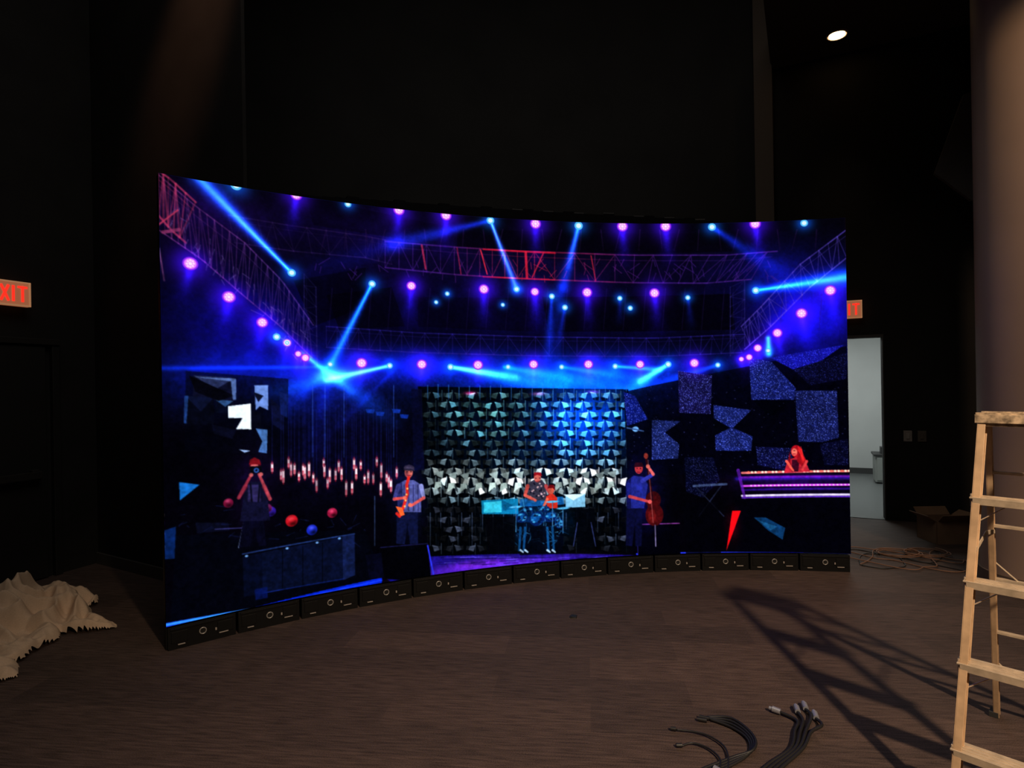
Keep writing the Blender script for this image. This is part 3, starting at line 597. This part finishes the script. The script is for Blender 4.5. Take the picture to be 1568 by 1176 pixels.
def railb(a, b, s):
    ld.beam(a, b, .005, .034, e, 0); v = (b-a).normalized().cross(e).normalized()
    for k in (-1, 1): ld.beam(a+v*.015*k+e*s*.010, b+v*.015*k+e*s*.010, .020, .005, e, 0)
railb(B0,T0b,1); railb(B1,T1b,-1)
cc = (T0f+T1b)/2
ld.box(cc+Vector((0,0,.028)), (.345,.17,.034), 2, e, g); ld.box(cc+Vector((0,0,.006)), (.33,.15,.016), 2, e, g)
for k in (-.06,.06): ld.box(cc+g*k+Vector((0,0,.048)), (.345,.012,.008), 2, e, g)
for z in (.23,.52,.81,1.12):
    t = z/1.40; a = F0.lerp(T0f, t); b = F1.lerp(T1f, t); L = (b-a).length
    ld.box((a+b)/2+g*.01, (L+.02,.08,.006), 1, e, g)
    for k in (-.04,.05): ld.box((a+b)/2+g*(.01+k*.95)-Vector((0,0,.012)), (L,.004,.026), 1, e, g)
    for k in (-.02,0,.02): ld.box((a+b)/2+g*(.01+k)+Vector((0,0,.004)), (L,.004,.003), 1, e, g)
    for p, q in ((a,1),(b,-1)):
        ld.beam(p+e*q*.11-Vector((0,0,.02))+g*.02, p+e*q*.006-Vector((0,0,.10))+g*.0, .014, .004, g, 1)
        ld.box(p-e*q*.005-Vector((0,0,.01)), (.006,.042,.05), 1, e, g)
for z in (.20,.44,.70,.95,1.19):
    t = z/1.40; a = B0.lerp(T0b, t); b = B1.lerp(T1b, t); ld.beam(a, b, .024, .012, g, 1)
    if z in (.20,.70):
        for p, q in ((a,1),(b,-1)): ld.beam(p+e*q*.10, p+Vector((0,0,.09)), .012, .004, g, 1)
for q, (fa, ta, ba, tb) in ((1,(F0,T0f,B0,T0b)),(-1,(F1,T1f,B1,T1b))):
    a = fa.lerp(ta,.66)+e*q*.02; b = ba.lerp(tb,.66)+e*q*.02; mid = (a+b)/2+Vector((0,0,.03)); ld.beam(a,mid,.004,.018,e,1); ld.beam(mid,b,.004,.018,e,1)
for p in (F0,F1,B0,B1): ld.box(p+Vector((0,0,.012)), (.035,.06,.024), 3, e, g)
ld.build(bevel=.0012)

# ================================================================== DROP CLOTH
def cloth():
    x0, x1, y0, y1, n = -4.05, -2.60, 3.05, 4.80, 250
    m_c = mat("canvas_drop_cloth", (.66,.48,.33), .9, nscale=120, namt=.06, bump=.1)
    blobs = [(-3.50,4.10,.44,.36,.27),(-3.22,4.06,.30,.22,.19),(-3.06,3.66,.14,.36,.08),(-2.96,3.36,.16,.12,.05),(-2.95,4.01,.25,.09,.07),(-3.72,3.75,.3,.3,.2),(-3.45,4.44,.34,.14,.14),(-3.3,3.72,.25,.2,.13),(-3.25,3.35,.3,.16,.09)]
    vs, keep = [], {}
    for j in range(n):
        for i in range(n):
            x = x0+(x1-x0)*i/(n-1); y = y0+(y1-y0)*j/(n-1)
            q = Vector((x*1.6, y*1.6, 3)); wx = noise.noise(q)*.26; wy = noise.noise(q+Vector((7,3,1)))*.26
            ex = noise.noise(Vector((x*6,y*6,9)))*.05
            h = 0
            for bx, by, rx, ry, hh in blobs:
                r = math.hypot((x-bx+ex)/rx, (y-by+ex*.7)/ry); h = max(h, 0)+0 if r >= 1 else max(h, hh*(1-r*r)**.55)
            p = Vector(((x+wx)*3.0, (y+wy)*3.0, .4)); p2 = Vector(((x+wx*1.5)*6.5, (y-wy)*6.5, 2.4)); p3 = Vector(((x+wy)*14, (y+wx)*14, 5))
            rd = (1-abs(noise.noise(p))*2.6); rd2 = (1-abs(noise.noise(p2))*2.4); rd3 = 1-abs(noise.noise(p3))*2
            z = h*(.42+.44*rd+.32*rd2)+min(h*3,.10)*(.30*rd2+.16*rd3)
            vs.append((x, y, max(z, 0)+.002 if h > 0 else 0)); keep[j*n+i] = h > 0
    fs = [(j*n+i, j*n+i+1, (j+1)*n+i+1, (j+1)*n+i) for j in range(n-1) for i in range(n-1) if keep[j*n+i] and keep[j*n+i+1] and keep[(j+1)*n+i] and keep[(j+1)*n+i+1]]
    c = MB("canvas_drop_cloth", [m_c]); c.add(vs, fs, 0, True); ob = c.build()
    bm = bmesh.new(); bm.from_mesh(ob.data); bmesh.ops.delete(bm, geom=[v for v in bm.verts if not v.link_faces], context='VERTS')
    bmesh.ops.smooth_vert(bm, verts=bm.verts, factor=.4, use_axis_x=False, use_axis_y=False, use_axis_z=True); bm.to_mesh(ob.data); bm.free()
cloth()

# ================================================================== CABLES AND SMALL THINGS
m_cab = mat("cable_black", (.010,.010,.011), .5); m_conn = mat("connector_grey", (.35,.36,.42), .35, .5); m_tan = mat("cable_tan", (.22,.11,.065), .6)
c = MB("cable_bundle", [m_cab, m_conn])
for k in range(4):
    o = k*.016
    c.tube([(.90-o*.5,2.80+o*.3,.010),(.98+o*.3,2.73+o,.010+.005*k),(1.017+o*.5,2.64,.010+.006*k),(.985+o*.4,2.54,.010+.005*k),(.88+o*.3,2.46+o,.010),(.70,2.36+o,.010),(.5,2.2+o,.010)], .006)
c.tube([(.722,2.721,.008),(.80,2.70,.010),(.86,2.655,.012),(.895,2.57,.012),(.86,2.44,.012),(.78,2.3,.012)], .0042)
c.tube([(.715,2.60,.008),(.77,2.615,.01),(.83,2.56,.012),(.84,2.47,.012),(.75,2.33,.012)], .0042)
for p, q in (((.90,2.80),(.86,2.82)),((.884,2.785),(.845,2.80)),((.722,2.721),(.70,2.727)),((.715,2.60),(.69,2.60))): c.cyl((*p,.011),(*q,.011),.009,.008,mi=0)
c.cyl((.80,2.435,.014),(.83,2.40,.014),.014,.012,mi=1); c.build()
c = MB("cable_bundle", [m_cab, m_conn])
for k, (p, q) in enumerate((((1.253,2.839),(1.225,2.862)),((1.335,2.836),(1.345,2.875)),((1.385,2.86),(1.395,2.90)),((1.394,2.78),(1.405,2.82)))):
    c.tube([(*p,.014),(p[0]+(-.01 if k else .045),p[1]-.07,.012+.004*k),(1.25+.02*k,2.69-.01*k,.012+.004*k),(1.17+.018*k,2.56,.014),(1.03+.012*k,2.46-.01*k,.010),(.85,2.30-.02*k,.010),(.7,2.1,.010)], .0072)
    c.cyl((*p,.016),(*q,.018),.013,.014,mi=1); c.cyl((*q,.018),(q[0]+(q[0]-p[0])*.4,q[1]+(q[1]-p[1])*.4,.018),.009,mi=1)
c.build()
c = MB("floor_cables", [m_tan, m_cab])
for k in range(7):
    r2 = np.random.default_rng(k+20); pts = []
    for j in range(9):
        t = j/8; pts.append((2.95+.95*t, 5.25+.28*math.sin(t*5+k*1.3)+r2.normal()*.03+.05*k-.15, .006+.003*(k % 3)))
    c.tube(pts, .0045, mi=0 if k % 3 else 1, n=6)
for k in range(2):
    cx, cy = 3.45+.25*k, 5.35; c.tube([(cx+(.18+.02*math.sin(j))*math.cos(j*.7), cy+.13*math.sin(j*.7), .012+.0015*j) for j in range(20)], .0045, mi=0, n=6)
c.build()
m_cb = mat("cardboard", (.22,.13,.075), .8, nscale=8, namt=.1)
c = MB("cardboard_box", [m_cb, mat("box_inside", (.12,.07,.04), .9)]); bx = Vector((4.20,5.82,0))
for k, (o, sz) in enumerate((((0,.14,.11),(.34,.008,.22)),((0,-.14,.11),(.34,.008,.22)),((.166,0,.11),(.008,.28,.22)),((-.166,0,.11),(.008,.28,.22)),((0,0,.005),(.33,.28,.01)))): c.box(bx+Vector(o), sz)
for s in (-1,1): c.beam(bx+Vector((s*.17,0,.22)), bx+Vector((s*.25,0,.27)), .27, .006, (0,1,0)); c.beam(bx+Vector((0,s*.14,.22)), bx+Vector((0,s*.21,.29)), .32, .006, (1,0,0))
c.build()
c = MB("paint_bucket", [mat("bucket_blue", (.05,.16,.42), .4), mat("bucket_white", (.5,.5,.5), .5)]); bx = Vector((4.62,5.75,0))
c.cyl(bx, bx+Vector((0,0,.26)), .11, .13, 28, 1); c.ring(bx+Vector((0,0,.26)), (0,0,1), .132, .008, 0, 28); c.cyl(bx+Vector((0,0,.06)), bx+Vector((0,0,.19)), .119, .1275, 28, 0, cap=False)
c.tube([bx+Vector((.135*math.cos(t), .02, .25-.11*math.sin(t))) for t in np.linspace(0, math.pi, 7)], .003, 6, 1); c.build()
c = MB("tape_scrap", [m_cab]); c.hexa([(.37,4.05,.001),(.41,4.04,.001),(.42,4.08,.001),(.375,4.09,.001),(.37,4.05,.014),(.405,4.045,.008),(.42,4.08,.012),(.38,4.085,.014)]); c.build()

# ================================================================== LIGHTS
def spot(name, loc, tgt, en, ang, blend, col, rad=.05):
    l = bpy.data.lights.new(name, 'SPOT'); l.energy = en; l.spot_size = math.radians(ang); l.spot_blend = blend; l.color = col; l.shadow_soft_size = rad
    o = bpy.data.objects.new(name, l); sc.collection.objects.link(o); o.location = loc
    o.rotation_euler = (Vector(tgt)-Vector(loc)).to_track_quat('-Z', 'Y').to_euler(); return o
spot("ceiling_spot_main", (2.56,-1.73,4.35), (1.05,2.6,0), 1650, 60, 1.0, (1,.73,.48), .10)
spot("ceiling_spot_column", (3.6,.4,6.6), (4.25,4.5,2.4), 470, 56, .9, (1,.68,.42), .15)
spot("ceiling_spot_left_wall", (-1.9,3.2,6.6), (-2.45,4.72,4.55), 260, 24, 1.0, (1,.46,.26), .1)
spot("downlight_beam", (3.60,6.48,5.30), (3.60,6.3,0), 16, 50, .8, (1,.7,.42), .08)
def area(name, loc, rot, en, sx, sy, col):
    l = bpy.data.lights.new(name, 'AREA'); l.shape = 'RECTANGLE'; l.size = sx; l.size_y = sy; l.energy = en; l.color = col
    o = bpy.data.objects.new(name, l); sc.collection.objects.link(o); o.location = loc; o.rotation_euler = rot; return o
area("ambient_fill", (0,1.5,7.3), (0,0,0), 70, 4, 4, (1,.92,.84))  # added fill panel, no real fixture; lifts the dark room tones
cl_ = wp(-.3,1.9,2.55); area("corridor_ceiling_light", cl_, (0,0,math.atan2(d.y,d.x)), 38, 1.6, .6, (.95,1,.98))
wd = bpy.data.worlds.new("world"); sc.world = wd; wd.use_nodes = True; wd.node_tree.nodes["Background"].inputs[0].default_value = (0,0,0,1)

# ================================================================== CAMERA
cd = bpy.data.cameras.new("camera"); cd.sensor_fit = 'HORIZONTAL'; cd.sensor_width = 36; cd.lens = FPX/1568*36; cd.clip_start = .05
cam = bpy.data.objects.new("camera", cd); sc.collection.objects.link(cam)
rv = Vector((math.cos(ROLL), 0, -math.sin(ROLL))); uv = Vector((math.sin(ROLL), 0, math.cos(ROLL))); bk = Vector((0,-1,0))
mm = Matrix.Identity(4)
for i in range(3): mm[i][0], mm[i][1], mm[i][2] = rv[i], uv[i], bk[i]
mm[0][3], mm[1][3], mm[2][3] = 0, 0, EYE
cam.matrix_world = mm; sc.camera = cam
